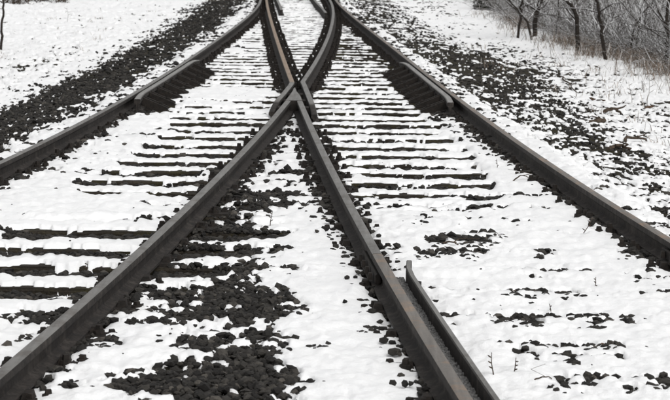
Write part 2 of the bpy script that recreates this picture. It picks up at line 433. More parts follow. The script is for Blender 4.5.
def snow_fields(x, D):
    """snow surface level and amount (bare where the amount is below 0)"""
    ol, orr = outer(x, D)
    fz = floor_z(x, D)
    rd = rail_dist(x, D)
    in_track = track_mask(x, D)
    wob = (.6 + .4 * sstep(14, 10, D)) * .03 * perlin(x * 1.6, D * .8, 11) + .016 * perlin(x * 6, D * 5, 12) + .008 * perlin(x * 20, D * 12, 13)
    after, before = sleeper_phase(x, D + wob * in_track)
    a0, b0 = sleeper_phase(x, D)
    on = (a0 >= 0) * sstep(SL_W + .12, SL_W - .02, a0) * in_track
    band = band_field(x, D)
    bs_ = sstep(.15, .75, band)
    # amount of snow
    q = .38 + np.zeros_like(x)
    q = q - patches(x, D, BARE) + patches(x, D, FULL)
    # ballast shoulders
    wl = np.exp(-((ol - 1.02 - .16 * perlin(D * .5, D * 0, 21) - .1 * perlin(D * 1.7, x, 23)) / .50) ** 4) * sstep(62, 46, D)
    q = q - wl * .88
    q = q - .36 * np.exp(-((ol - .38) / .30) ** 2)
    wr = np.exp(-((orr - .92 - .2 * perlin(D * .4, D * 0 + 5, 22)) / .78) ** 4)
    q = q - wr * (.16 + .38 * sstep(15, 23, D)) - .06 * np.exp(-((orr - .6) / .3) ** 2)
    q = q + .12 * np.exp(-((orr - .2) / .14) ** 2) * sstep(30, 18, D)
    q = q - .17 * np.exp(-((orr - 2.3) / .8) ** 2)
    q = q - .03 * sstep(1.75, 2.3, ol)
    # under the thicket the ground is mostly bare
    q = q - .55 * sstep(.3, 1.2, x - edge_x(D)) * (D > 20)
    # beside the rails it melts off
    vee = sstep(0, .02, x - LR(D)) * sstep(0, .02, RL(D) - x) * sstep(12.5, 14.5, D) * sstep(19.2, 18.6, D)
    side = np.exp(-(rd / (.088 - .034 * vee)) ** 4)
    q = q - .75 * side - .20 * np.exp(-(rd / .22) ** 2) * (1 - .55 * sstep(14, 9, D)) * (1 - .6 * vee)
    # check rail brackets
    for (rail, sg, d0, d1) in ((LL, 1, 18.4, 24.3), (RR, -1, 18.4, 24.3)):
        o = sg * (x - rail(D))
        zone = sstep(d0 - .1, d0 + .1, D) * sstep(d1 + .1, d1 - .1, D)
        near = np.exp(-((np.minimum(np.abs(after - .12), before + .12)) / .19) ** 4)
        q = q - 1.3 * zone * sstep(.21 + .21 * near, .15 + .19 * near, o) * sstep(-.02, .05, o)
    bare = sstep(.15, -.2, q); in_mid = (ol < 0) & (orr < 0)
    # noise: patches, lumps, grains
    n = .34 * perlin(x * 1.3, D * 1.3, 31) + .36 * perlin(x * 3.4, D * 3.1, 32) + .36 * perlin(x * 8.5, D * 8, 33) + .34 * perlin(x * 17, D * 15, 34) + .22 * perlin(x * 33, D * 28, 39)
    verge = sstep(.3, .6, ol) + sstep(.25, .5, orr)
    n = n + .30 * verge * perlin(x * 6.5, D * 2.6, 35) + .40 * verge * perlin(x * 15, D * 4.5, 36) + .55 * verge * perlin(x * 29, D * 6.5, 45)
    q = q + n * (1 + .15 * sstep(13, 9, D) + .85 * bare * in_mid)
    # in front of each sleeper
    w_s = (.30 + .08 * sstep(13, 11, D)) * bs_ + .06 * perlin(x * 3, D * 3, 37) * bs_
    strip = np.maximum(sstep(w_s, w_s - .06, before), sstep(.055, .02, after + .09 * perlin(x * 5, D * 2, 16) + .06 * perlin(x * 14, D * 6, 17)) * (a0 < .16)) * in_track * sstep(.05, .25, bs_)
    q_on = np.maximum(q, .08 + .45 * q - .25 * side)
    q = q * (1 - on) + q_on * on
    q = q + on * .15
    q = q - strip * (1.0 + .9 * perlin(x * 2.7, D * 3, 46) + .8 * perlin(x * 9, D * 7, 47) + .6 * perlin(x * 22, D * 14, 48))
    # a faint line of thin snow along every sleeper side
    q = q - in_track * (1 - bs_) * .52 * np.maximum(np.exp(-((before - .01) / .055) ** 2), np.exp(-(after / .03) ** 2)) * (.75 + .8 * perlin(x * 1.5, D * 1.5, 49))
    # thickness
    fill = 1 - bs_
    depth = .024 - .011 * on * bs_ * sstep(10, 14, D) + .012 * fill * (1 - on) * in_track + .012 * perlin(x * 2, D * 2, 41) * (1 - on)
    thin = np.clip(sstep(.35, .8, ol) * sstep(2.2, 1.6, ol) + sstep(.2, .6, orr) * sstep(3.4, 2.6, orr), 0, 1)
    depth = np.where(in_track > .5, depth, .032 - .016 * thin)
    T = depth * np.sqrt(np.clip(q / .30, 0, 1))
    T = np.where(q < 0, -.012 + np.clip(q, -.05, 0) * .4, T)
    base = fz * (1 - on) + np.maximum(fz, 0.0) * on
    lump = np.clip(q * 4, 0, 1)
    z = base + T + lump * (.010 * perlin(x * 6, D * 6, 42) + .010 * perlin(x * 15, D * 14, 43) + .006 * perlin(x * 30, D * 28, 44))
    # snow lies lower against the rail feet
    z = z - .02 * np.exp(-(rd / .09) ** 2) * in_track
    return z, q

def fan_grid(ncol, nrow, d0, d1, extra=None):
    """rows get closer together near the photographer, where detail shows"""
    d = np.exp(np.linspace(math.log(d0), math.log(d1), nrow))
    if extra is not None:                      # rows right at the sleeper sides, so the snow can break off there
        d = np.sort(np.concatenate([d, extra[(extra > 11) & (extra < 46)]])); d = d[np.concatenate([[True], np.diff(d) > .004])]; nrow = len(d)
    u = np.linspace(-1, 1, ncol)
    X = u[None, :] * (.225 * d + .9)[:, None]
    D = np.repeat(d[:, None], ncol, 1)
    i = np.arange(nrow * ncol).reshape(nrow, ncol)
    F = np.stack([i[:-1, :-1], i[:-1, 1:], i[1:, 1:], i[1:, :-1]], -1).reshape(-1, 4)
    return X.ravel(), D.ravel(), F

# ------------------------------------------------------------------ setting
# wide ground to the horizon
gx = np.concatenate([-np.geomspace(900, 2, 60), np.linspace(-1.8, 1.8, 5), np.geomspace(2, 900, 60)])
gy = np.concatenate([np.linspace(-200, -10, 12), np.linspace(-8, 100, 110), np.geomspace(102, 1500, 30)])
X, D = np.meshgrid(gx, gy); X = X.ravel(); D = D.ravel()
i = np.arange(len(gx) * len(gy)).reshape(len(gy), len(gx))
Fc = np.stack([i[:-1, :-1], i[:-1, 1:], i[1:, 1:], i[1:, :-1]], -1).reshape(-1, 4)
Dc = np.clip(D, 4, 60)
Z = floor_z(X, Dc) - .05
ground = link('ground', np_mesh('ground', np.stack([X, D, Z], 1), Fc, SNOW, True))
tag(ground, 'snow covered ground reaching far beyond the railway', 'ground', kind='structure')

# bare bed of dark earth and ballast under the snow
X, D, Fc = fan_grid(300, 420, 4.0, 78.0)
Zb = floor_z(X, D) + .008 * perlin(X * 14, D * 14, 51) + .006 * perlin(X * 30, D * 30, 52)
track_bed = link('track_bed', np_mesh('track_bed', np.stack([X, D, Zb], 1), Fc, SOIL, True))
tag(track_bed, 'dark ballast bed showing through the patchy snow', 'ballast', kind='structure')

# snow sheet with real thickness and bare holes
X, D, Fc = fan_grid(620, 800, 4.1, 76.0, np.concatenate([FR - .03, FR + .012, FR + .05]))
Z, Q = snow_fields(X, D)
keep = (Q[Fc] > 0).any(1)
Fc = Fc[keep]
used = np.zeros(len(X), bool); used[Fc.ravel()] = True
remap = np.cumsum(used) - 1
snow_cover = link('snow_cover', np_mesh('snow_cover', np.stack([X, D, Z], 1)[used], remap[Fc], SNOW, True))
tag(snow_cover, 'thin patchy white snow lying over sleepers, ballast and verges', 'snow', kind='stuff')

# ------------------------------------------------------------------ ballast stones
ico_bm = bmesh.new(); bmesh.ops.create_icosphere(ico_bm, subdivisions=1, radius=1.0)
ICO_V = np.array([v.co[:] for v in ico_bm.verts]); ICO_F = np.array([[v.index for v in f.verts] for f in ico_bm.faces]); ico_bm.free()
def stone_shapes(n):
    out = []
    for k in range(n):
        r = np.random.default_rng(300 + k)
        v = ICO_V * r.uniform(.72, 1.22, (len(ICO_V), 1)) * r.uniform(.65, 1.15, (1, 3))
        for _ in range(4):                                  # knock flat facets off, like crushed rock
            nrm = r.normal(size=3); nrm /= np.linalg.norm(nrm)
            dd = v @ nrm; lim = r.uniform(.5, .75)
            v = v - np.clip(dd - lim, 0, None)[:, None] * nrm
        out.append(v)
    return out
SHAPES = stone_shapes(10)

def scatter(n, d0, d1, rmin, rmax, edge=.2):
    """candidate stones spread evenly over the bed"""
    d = np.sqrt(RNG.uniform(d0 ** 2, d1 ** 2, n))
    w = .20 * d + .6
    x = RNG.uniform(-1, 1, n) * w
    r = RNG.uniform(rmin, rmax, n) * np.where((x > RR(d) + .3), .70, 1) * np.where((x < LL(d) - .3), .8, 1) * RNG.choice([.45, .6, .75, .9, 1, 1.1, 1.35], n)
    return x, d, r
parts_x, parts_d, parts_r = [], [], []
for n, a, b, r0, r1 in ((170000, 4.6, 13.0, .010, .021), (85000, 13.0, 24.0, .016, .026), (70000, 24.0, 50.0, .022, .034)):
    x, d, r = scatter(n, a, b, r0, r1)
    z, q = snow_fields(x, d)
    ol, orr = outer(x, d)
    rd = rail_dist(x, d)
    after, before = sleeper_phase(x, d)
    intr = (ol < .5) & (orr < .5)
    onsl = intr & (after < SL_W + .015)
    field = (ol > 1.9) | (orr > 2.6)
    mid = (x > LR(d)) & (x < RL(d)) & (d < 15)
    onsl &= ~(mid & (RNG.uniform(0, 1, n) < .5)) & ~(intr & (d < 20) & (RNG.uniform(0, 1, n) < 0))
    ok = (q < .20) & ~onsl & (rd > .05) & ((orr < .3) | (RNG.uniform(0, 1, n) < .28)) & (~field | (RNG.uniform(0, 1, n) < .12))
    pr = np.where(q < .0, 1.0, .30)
    ok &= RNG.uniform(0, 1, n) < pr
    parts_x.append(x[ok]); parts_d.append(d[ok]); parts_r.append(r[ok])
# loose stones lying on the edges of the snow, most of them next to the rails
n = 4200
d = np.sqrt(RNG.uniform(5 ** 2, 32 ** 2, n)); which = RNG.integers(0, 4, n)
xr = np.choose(which, [LL(d), LR(d), RL(d), RR(d)])
x = xr + RNG.choice([-1, 1], n) * (.085 + np.abs(RNG.normal(0, .05, n)))
after, before = sleeper_phase(x, d)
ok = after > SL_W
parts_x.append(x[ok]); parts_d.append(d[ok]); parts_r.append(RNG.uniform(.012, .026, ok.sum()))
sx = np.concatenate(parts_x); sd = np.concatenate(parts_d); sr = np.concatenate(parts_r)
sz = np.where((sleeper_phase(sx, sd)[0] < SL_W) & (LL(sd) - sx < .3) & (sx - RR(sd) < .3) & ~((sd < 9.6) & (sx > LR(sd) + .36) & (sx < RL(sd) - .36)), .0, floor_z(sx, sd) + .012 * (LL(sd) - sx < 0) * (sx - RR(sd) < 0)) + sr * RNG.uniform(.05, .75, len(sx)) + np.where(np.arange(len(sx)) >= len(sx) - len(parts_x[-1]), .015, 0)
pk = RNG.integers(0, len(PEBBLES), 420); pa = np.array(PEBBLES, float)[pk]
x, d = G(pa[:, 0] + RNG.normal(0, 6.5, 420), pa[:, 1] + RNG.normal(0, 1.5, 420), 0.0)
ok = rail_dist(x, d) > .07
x, d = x[ok], d[ok]; z, q = snow_fields(x, d); pr_s = RNG.uniform(.009, .024, len(x))
sx = np.concatenate([sx, x]); sd = np.concatenate([sd, d]); sr = np.concatenate([sr, pr_s])
sz = np.concatenate([sz, np.where(q > 0, z - pr_s * .3, np.where(sleeper_phase(x, d)[0] < SL_W, .0, floor_z(x, d) + .02) + pr_s * .4)])
# crumbs of stone lying on the snow itself
n = 700
d = np.sqrt(RNG.uniform(5 ** 2, 26 ** 2, n)); x = RNG.uniform(-1, 1, n) * (.18 * d + .4); z, q = snow_fields(x, d)
ok = (rail_dist(x, d) > .06) & (q > .1)
sx = np.concatenate([sx, x[ok]]); sd = np.concatenate([sd, d[ok]]); sr = np.concatenate([sr, RNG.uniform(.004, .013, ok.sum())]); sz = np.concatenate([sz, z[ok] - .002])
rot = [Matrix.Rotation(a, 3, 'Z') @ Matrix.Rotation(b, 3, 'X') for a, b in RNG.uniform(0, 6.28, (64, 2))]
ROT = np.array([[list(r) for r in m] for m in rot])
# the 300 that show largest become objects of their own
view = (np.abs(sx) < .158 * sd) & (sd > 7.3)
score = np.where(view, sr / sd, 0)
zz, qq = snow_fields(sx, sd)
score = np.where(sz + sr * .6 > zz, score, 0)
order = np.argsort(-score)
single = order[:300]
rest = order[300:]
stone_meshes = [np_mesh('ballast_stone', v, ICO_F, STONE) for v in SHAPES]
for k, j in enumerate(single):
    o = link('ballast_stone', stone_meshes[k % 10], track_bed)
    o.location = (sx[j], sd[j], sz[j]); o.scale = (sr[j] * 1.1,) * 3
    o.scale.z *= .68; o.rotation_euler = (RNG.normal(0, .35), RNG.normal(0, .35), RNG.uniform(0, 6))
# the others as one mesh; small solids of 20 faces each
phi = (1 + 5 ** .5) / 2
iv = np.array([(-1, phi, 0), (1, phi, 0), (-1, -phi, 0), (1, -phi, 0), (0, -1, phi), (0, 1, phi), (0, -1, -phi), (0, 1, -phi), (phi, 0, -1), (phi, 0, 1), (-phi, 0, -1), (-phi, 0, 1)]) / math.sqrt(1 + phi * phi)
ifc = np.array([(0, 11, 5), (0, 5, 1), (0, 1, 7), (0, 7, 10), (0, 10, 11), (1, 5, 9), (5, 11, 4), (11, 10, 2), (10, 7, 6), (7, 1, 8), (3, 9, 4), (3, 4, 2), (3, 2, 6), (3, 6, 8), (3, 8, 9), (4, 9, 5), (2, 4, 11), (6, 2, 10), (8, 6, 7), (9, 8, 1)])
m = len(rest)
sv = iv[None] * RNG.uniform(.68, 1.25, (m, 12, 1)) * RNG.uniform(.6, 1.15, (m, 1, 3))
sv = np.einsum('mij,mvj->mvi', ROT[RNG.integers(0, 64, m)], sv) * sr[rest][:, None, None] * 1.15 * np.array([1, 1, .70])
sv = sv + np.stack([sx[rest], sd[rest], sz[rest]], 1)[:, None, :]
sf = ifc[None] + (np.arange(m) * 12)[:, None, None]
bs = link('ballast_stones', np_mesh('ballast_stones', sv.reshape(-1, 3), sf.reshape(-1, 3), STONE), track_bed)
tag(bs, kind='stuff')
print('stones', m + 300, 'snow faces', len(Fc))

# ------------------------------------------------------------------ the turnout
turnout = empty('railway_turnout', (0, 18.9, 0))
tag(turnout, 'rusty railway turnout, two tracks joining at a crossing in the snow', 'railway track')
TO = Matrix.Translation((0, -18.9, 0))
def part(name, mb, mat, smooth=False, label=None, parent=None):
    o = mb.build(name, mat, parent or turnout, smooth)
    if parent is None: o.location = (0, -18.9, 0)
    if label: o['label'] = label
    return o

def rail_profile(head=.0275, foot=.052, h=RAIL_TOP, web=.009, z0=.018):
    """half outline of a rail, from the top centre round to the foot"""
    half = [(0, h), (head * .62, h - .0008), (head * .88, h - .004), (head, h - .011), (head * .98, h - .032), (web + .006, h - .040),
            (web, h - .047), (web, z0 + .028), (web + .008, z0 + .021), (foot, z0 + .012), (foot, z0)]
    return half + [(-a, b) for a, b in reversed(half[1:])]
def sweep(mb, path, prof, dz=0.0):
    pts = [Vector((p[0], p[1], 0)) for p in path]; n = len(prof); vs = []
    for k, p in enumerate(pts):
        t = (pts[min(k + 1, len(pts) - 1)] - pts[max(k - 1, 0)]).normalized(); nx = Vector((t.y, -t.x, 0))
        zz = path[k][2] if len(path[k]) > 2 else 0
        vs += [p + nx * a + Vector((0, 0, b + dz + zz)) for a, b in prof]
    fs = [(k * n + j, (k + 1) * n + j, (k + 1) * n + (j + 1) % n, k * n + (j + 1) % n) for k in range(len(pts) - 1) for j in range(n)]
    fs += [tuple(range(n)), tuple(range((len(pts) - 1) * n + n - 1, (len(pts) - 1) * n - 1, -1))]
    mb.add(vs, fs)
def rail_part(name, path, mat, prof=None, dz=0.0, label=None):
    mb = MB(); sweep(mb, path, prof or rail_profile(), dz)
    o = part(name, mb, mat, False, label)
    me = o.data
    for p in me.polygons: p.use_smooth = len(p.vertices) == 4
    me.set_sharp_from_angle(angle=math.radians(38))
    return o
def along(line, a, b, off=0.0, step=.3):
    return [(float(line(d)) + off, float(d)) for d in np.linspace(a, b, max(2, int((b - a) / step)))]
J1, J2 = 14.3, 9.45                 # rail joints
rail_part('rail', along(LL, 3.6, 56), RAIL_GREY, label='outer rail of the left track')
rail_part('rail', along(RR, 10.02, 70), RAIL_TAN, label='outer rail of the right track')
rail_part('rail', along(RR, 3.6, 10.012), RAIL_GREY)
rail_part('rail', along(LR, 3.6, 18.75), RAIL_GREY, label='inner rail of the left track running into the crossing')
rail_part('rail', along(RL, 3.6, 9.80), RAIL_TAN)
rail_part('rail', along(RL, 9.808, 18.75), RAIL_GREY, label='inner rail of the right track running into the crossing')
# far rails turn aside at the crossing as wing rails
kx, kd = float(RL(20.9)), 20.9
pl = [(-.575, 18.25, -.07), (-.555, 18.5, -.03), (-.535, 18.75, -.004), (-.505, 19.3), (-.458, 20.5), (kx, kd)]
w = rail_part('wing_rail', pl, RAIL_GREY, dz=-.002, label='short grey wing rail left of the crossing nose')
rail_part('rail', along(RL, 20.9, 50), RAIL_RUST, dz=-.002, label='rust topped closure rail beyond the crossing')
kx2 = float(LR(21.0))
pr_ = [(-.190, 18.0, -.07), (-.205, 18.25, -.03), (-.222, 18.5, -.004), (-.252, 19.1), (-.318, 20.5), (kx2, 21.0)]
w2 = rail_part('wing_rail', pr_ + along(LR, 21.3, 50), RAIL_GREY, dz=-.0025, label='grey closure rail bending into a wing rail')
# crossing nose: solid wedge between the wings
nm = MB()
xa, xb, dn = float(LR(18.6)), float(RL(18.6)), 20.25
tip = (.5 * (float(LR(19.6)) + float(RL(19.6)))) - .012
tp, bt = RAIL_TOP + .0015, .03
sec = [(18.6, xa - .0265, xb + .0265), (19.2, float(LR(19.2)) - .027, float(RL(19.2)) + .027), (19.7, tip - .021, tip + .021), (dn, tip - .018, tip - .002)]
vs = []
for dd, a, b in sec: vs += [(a, dd, bt), (a, dd, tp - .006 - (dd > 20) * .01), (a + .005, dd, tp - (dd > 20) * .012), (b - .005, dd, tp - (dd > 20) * .012), (b, dd, tp - .006 - (dd > 20) * .01), (b, dd, bt)]
fs = [(k * 6 + j, k * 6 + j + 1, k * 6 + 7 + j, k * 6 + 6 + j) for k in range(3) for j in range(5)] + [(0, 5, 4, 3, 2, 1), (18, 19, 20, 21, 22, 23)]
nm.add(vs, fs)
part('crossing_nose', nm, RAIL_GREY, label='solid pointed nose of the crossing')
bp = MB(); bp.box(-.54, -.23, 18.9, 21.2, .003, .017)
part('base_plate', bp, IRON)
for dd in (18.35, 19.1, 19.8):
    for line, a, b in ((LR, -.075, -.028), (RL, .028, .075)):
        sb = MB(); x = float(line(dd)); sb.box(x + a, x + b, dd - .09, dd + .09, .04, .095); part('spacer_block', sb, IRON)
# check rails opposite the crossing, bright topped, with flared ends
def check_path(line, side, d0, d1):
    out = []
    for d in np.linspace(d0, d1, 24):
        e = min(d - d0, d1 - d); fl = max(0, 1 - e / .6) ** 1.2 * .028
        out.append((float(line(d)) + side * (.098 + fl), float(d), -.012 * max(0, 1 - e / .30)))
    return out
CHECK_PROF = [(0, .145), (.022, .145), (.029, .139), (.029, .105), (.012, .096), (.010, .05), (.05, .038), (.05, .02), (-.05, .02), (-.05, .038), (-.010, .05), (-.012, .096), (-.029, .105), (-.029, .139), (-.022, .145)]
CHECK = m_rail('check_rail_steel', (.25, .245, .235), (.19, .18, .17))
for line, side, lab in ((LL, 1, 'bright topped check rail beside the left outer rail'), (RR, -1, 'bright topped check rail beside the right outer rail')):
    rail_part('check_rail', check_path(line, side, 18.55, 24.1), CHECK, CHECK_PROF, label=lab)
    for f in FR[(FR > 18.4) & (FR < 24.1)]:
        b = MB(); dm = f + SL_W / 2; x0 = float(line(dm)) + side * .128; x1 = float(line(dm)) + side * .36
        for w0 in (-.085, .045):
            a, c = dm + w0, dm + w0 + .04
            b.add([(x0, a, .004), (x1, a, .004), (x1, a, .03), (x0, a, .128), (x0, c, .004), (x1, c, .004), (x1, c, .03), (x0, c, .128)],
                  [(0, 1, 2, 3), (7, 6, 5, 4), (0, 4, 5, 1), (1, 5, 6, 2), (2, 6, 7, 3), (3, 7, 4, 0)])
        b.box(min(x0, x1), max(x0, x1) , dm - .10, dm + .10, .0025, .02)
        b.prism((x0 + x1) / 2 + side * .05, dm, .02, .075, .022, .02)
        part('check_rail_bracket', b, IRON)
# flat check bar in the foreground with grit packed against the rail
BAR = [(-.013, .02), (-.013, .131), (-.009, .136), (.009, .136), (.013, .131), (.013, .045), (.06, .035), (.06, .02)]
def bar_x(d): return float(RL(d)) + .098 + (.035 * max(0, (d - 9.25) / .35) ** 1.5 if d > 9.25 else 0)
rail_part('check_bar', [(bar_x(d), d) for d in np.linspace(3.6, 9.58, 30)], RAIL_GREY, BAR[::-1], label='narrow brown check bar beside the near rail')
gr = MB()
rr_ = random.Random(4)
fill = [(float(RL(d)) + .064, d) for d in np.linspace(3.6, 9.42, 20)]
sweep(gr, fill, [(-.052, .03), (-.036, .066), (.0, .072), (.026, .067), (.03, .03)][::-1])
for k in range(2200):
    d = rr_.uniform(4, 9.45); x = float(RL(d)) + rr_.uniform(.036, .088); r = rr_.uniform(.004, .011)
    gr.prism(x, d, .060, .067 + r * 1.2, r, r * rr_.uniform(.3, .8), 5, rr_.uniform(0, 6))
gp = part('grit_filling', gr, GRIT, label='grey grit packed into the groove'); gp['kind'] = 'stuff'
# guard rails in the far throat
for pts, lab in (([(281.5, 9.5), (279.5, 4), (277.5, 0), (275, -8)], 'left'), ([(326, 12.5), (322, 7.5), (316.5, 2), (311, -6)], 'right')):
    path = [tuple(float(c) for c in G(a, b, RAIL_TOP)) for a, b in pts]
    rail_part('guard_rail', path, RAIL_GREY, dz=-.006)
# joint plates (fishplates) with bolts
def fishplate(line, side, d):
    b = MB(); pth = along(line, d - .36, d + .36, side * .030, .1)
    sweep(b, pth, [(-.012, .045), (.006, .040), (.014, .050), (.012, .084), (-.004, .090), (-.012, .084)])
    o = part('fishplate', b, IRON)
    for k in (-.27, -.09, .09, .27):
        bb = MB(); x = float(line(d + k)) + side * .043
        bb.box(min(x - .002, x + side * .026), max(x - .002, x + side * .026), d + k - .019, d + k + .019, .050, .082, 0.004)
        bo = bb.build('bolt', IRON, o)
for line, side, d in ((RR, -1, 10.016), (RL, -1, 9.804), (RR, 1, 10.016)): fishplate(line, side, d)

# sleepers, each with its own chairs and screws
def wood_mesh(seed, ln):
    r = random.Random(seed); b = MB(); n = 14; vs = []
    for k in range(n + 1):
        x = -ln / 2 + ln * k / n; j = lambda s=.006: r.uniform(-s, s)
        vs += [(x, j(), -.20), (x, j(), -.012 + j(.003)), (x, .010 + j(.004), -.001 + j(.004)), (x, SL_W - .010 + j(.004), -.001 + j(.004)), (x, SL_W + j(), -.012 + j(.003)), (x, SL_W + j(), -.20)]
    fs = [(k * 6 + q, k * 6 + 6 + q, k * 6 + 6 + (q + 1) % 6, k * 6 + (q + 1) % 6) for k in range(n) for q in range(6)]
    fs += [(5, 4, 3, 2, 1, 0), tuple(n * 6 + q for q in range(6))]
    b.add(vs, fs); return b.mesh('sleeper', WOOD)
def fast_mesh(seed, low, sides=(-1, 1)):
    r = random.Random(seed); b = MB()
    b.box(-.165, .165, -.085, .085, .001, .0165, .003)
    for s in sides:
        b.box(s * .052 if s > 0 else -.098, .098 if s > 0 else -.052, -.04, .04, .0165, .046, .008)
        for q, (ox, oy) in enumerate(((.090, .042 * r.choice((-1, 1))), (.140, -.03 * r.choice((-1, 1))))):
            ox += r.uniform(-.006, .006); h = r.uniform(.050, .074) - (.018 if low and q == 0 else .022 if low else 0)
            b.prism(s * ox, oy, .012, h * .62, .026, .023, 8, r.uniform(0, 1))
            b.prism(s * ox, oy, h * .62, h, .017, .014, 4, r.uniform(0, 2))
    return b.mesh('rail_chair', IRON)
FAST = [fast_mesh(k, False) for k in range(8)]
LOW = [fast_mesh(k + 50, True) for k in range(8)]
ONE = {sd_: [fast_mesh(k + 90, False, (sd_,)) for k in range(6)] for sd_ in (-1, 1)}
WOODS = {}
k = 0
for f in FRONTS:
    if f > 58: continue
    dm = f + SL_W / 2
    xl, xr = float(LL(dm)) - .36, float(RR(dm)) + .36
    spans = [(xl, xr)] if f > 12 else [(xl, float(LR(dm)) + (.36 if f < 9.4 else .6)), (float(RL(dm)) - .36, xr)]
    for a, b in spans:
        a += random.uniform(-.06, .06); b += random.uniform(-.06, .06)
        ln = b - a; key = (round(ln * 2) / 2, k % 3)
        if key not in WOODS: WOODS[key] = wood_mesh(k, key[0])
        s = link('sleeper', WOODS[key], turnout)
        s.location = ((a + b) / 2, f - 18.9, random.uniform(-.004, .004)); s.scale = (ln / key[0], 1, 1)
        s.rotation_euler = (0, 0, random.uniform(-.006, .006))
        for line in (LL, LR, RL, RR):
            if line in (LR, RL) and 16.9 < dm < 21.2: continue
            if line in (LR, RL) and dm > 49.5: continue
            x = float(line(dm))
            if not (a + .15 < x < b - .15): continue
            c = link('rail_chair', ONE[1][k % 6] if line is LL else ONE[-1][k % 6] if line is RR else (LOW if dm < 13.5 else FAST)[(k * 5 + k // 7) % 8], s)
            c.scale = (key[0] / ln, 1, 1)
            c.location = ((x - (a + b) / 2) * key[0] / ln, SL_W / 2, 0)
            k += 1

# ------------------------------------------------------------------ verge: trees, thicket, grass, twigs
def ground_at(x, D): return float(floor_z(np.array([x]), np.array([D]))[0])
def branchy(mb, start, direc, length, r0, depth, rnd, n=5):
    """one limb with side limbs"""
    pts, rad = [Vector(start)], [r0]; d = Vector(direc).normalized(); seg = 6
    for s in range(seg):
        d = (d + Vector((rnd.gauss(0, .16), rnd.gauss(0, .16), rnd.gauss(.04, .12)))).normalized()
        pts.append(pts[-1] + d * (length / seg)); rad.append(r0 * (1 - .85 * (s + 1) / seg))
    mb.tube(pts, rad, n)
    if depth > 0:
        for _ in range(4 if depth > 1 else 5):
            s = rnd.randint(1, seg - 1); a = rnd.uniform(0, 6.28)
            dd = (d * .6 + Vector((math.cos(a), math.sin(a), rnd.uniform(-.1, .7)))).normalized()
            branchy(mb, pts[s], dd, length * rnd.uniform(.35, .6), rad[s] * .6, depth - 1, rnd, 3)
def tree(name, pix, D, widths, label, seed, height=5.5, group='young trees at the edge of the thicket', low=True):
    """trunk follows the photographed line and goes on above the frame"""
    rnd = random.Random(seed)
    pts = [at_depth(a, b, D) for a, b in pix]
    pts[0].z = min(pts[0].z, ground_at(pts[0].x, D)) - .05
    root = empty(name, pts[0])
    d = (pts[-1] - pts[-2]).normalized(); d = (d + Vector((0, 0, .6))).normalized()
    mid = len(pts)
    while pts[-1].z < height:
        d = (d + Vector((rnd.gauss(0, .1), rnd.gauss(0, .1), rnd.gauss(.06, .06)))).normalized(); pts.append(pts[-1] + d * .5)
    # wobble between the traced points
    P = []
    for a, b in zip(pts[:-1], pts[1:]):
        for s in range(3): P.append(a.lerp(b, s / 3) + Vector((rnd.gauss(0, .008), rnd.gauss(0, .01), 0)))
    P.append(pts[-1])
    r0 = widths / 2
    rad = [max(.004, r0 * (1.12 - 1.05 * k / (len(P) - 1))) for k in range(len(P))]
    off = root.location
    tb = MB(); tb.tube([p - off for p in P], rad, 8); tb.build('trunk', BARK, root, True)
    cb = MB()
    for q in range(26):
        j = rnd.randint(int(len(P) * (.08 if low else .35)), len(P) - 2); a = rnd.uniform(0, 6.28)
        branchy(cb, P[j] - off, (math.cos(a), math.sin(a), rnd.uniform(.1, 1.0)), rnd.uniform(.5, 1.5), min(.012, rad[j] * .4), 2, rnd)
    cb.build('crown', LIMB, root)
    return tag(root, label, 'tree', group)
tree('bare_tree', [(579, 38), (577.5, 26), (576, 13), (571, 5), (566, 0)], 32.0, .064, 'dark bare tree with crooked leaning trunk above the brown grass', 1)
tree('bare_tree', [(607, 48), (603, 37), (600.5, 22), (598, 8), (596.5, 0)], 30.0, .050, 'slender dark bare tree right of the crooked tree', 2)
tree('bare_tree', [(629, 50), (633, 34), (638, 22), (643, 13), (652, 4)], 30.5, .026, 'thin bare sapling slanting right through the snowy thicket', 3, 3.6)
tree('bare_tree', [(534, 27), (536, 17), (538, 8), (540.5, 0)], 36.5, .080, 'thick grey trunk standing back in the thicket', 4)
tree('bare_tree', [(517.5, 29), (520, 18), (521, 8), (522.5, 0)], 36.0, .045, 'short upright stem left of the thick grey trunk', 5, 4.5)
tree('bare_tree', [(533, 31), (527, 22), (519, 12), (511, 2)], 35.5, .040, 'dark snapped stem slanting left across its neighbours', 6, 3.0)
tree('bare_tree', [(556, 34), (556.5, 24), (559, 14), (558.5, 0)], 36.5, .028, 'thin faint stem between thick trunk and crooked tree', 7, 4.0)
tree('bare_tree', [(667, 66), (668, 40), (666, 20), (669, 0)], 28.5, .05, 'dark stem at the right edge of the thicket', 8, 4.5)
tree('sapling', [(1.5, 48), (2, 36), (1.5, 24), (3.5, 12), (3, 0)], 30.5, .040, 'lone dark sapling standing in the open snow field', 9, 3.2, None, False)

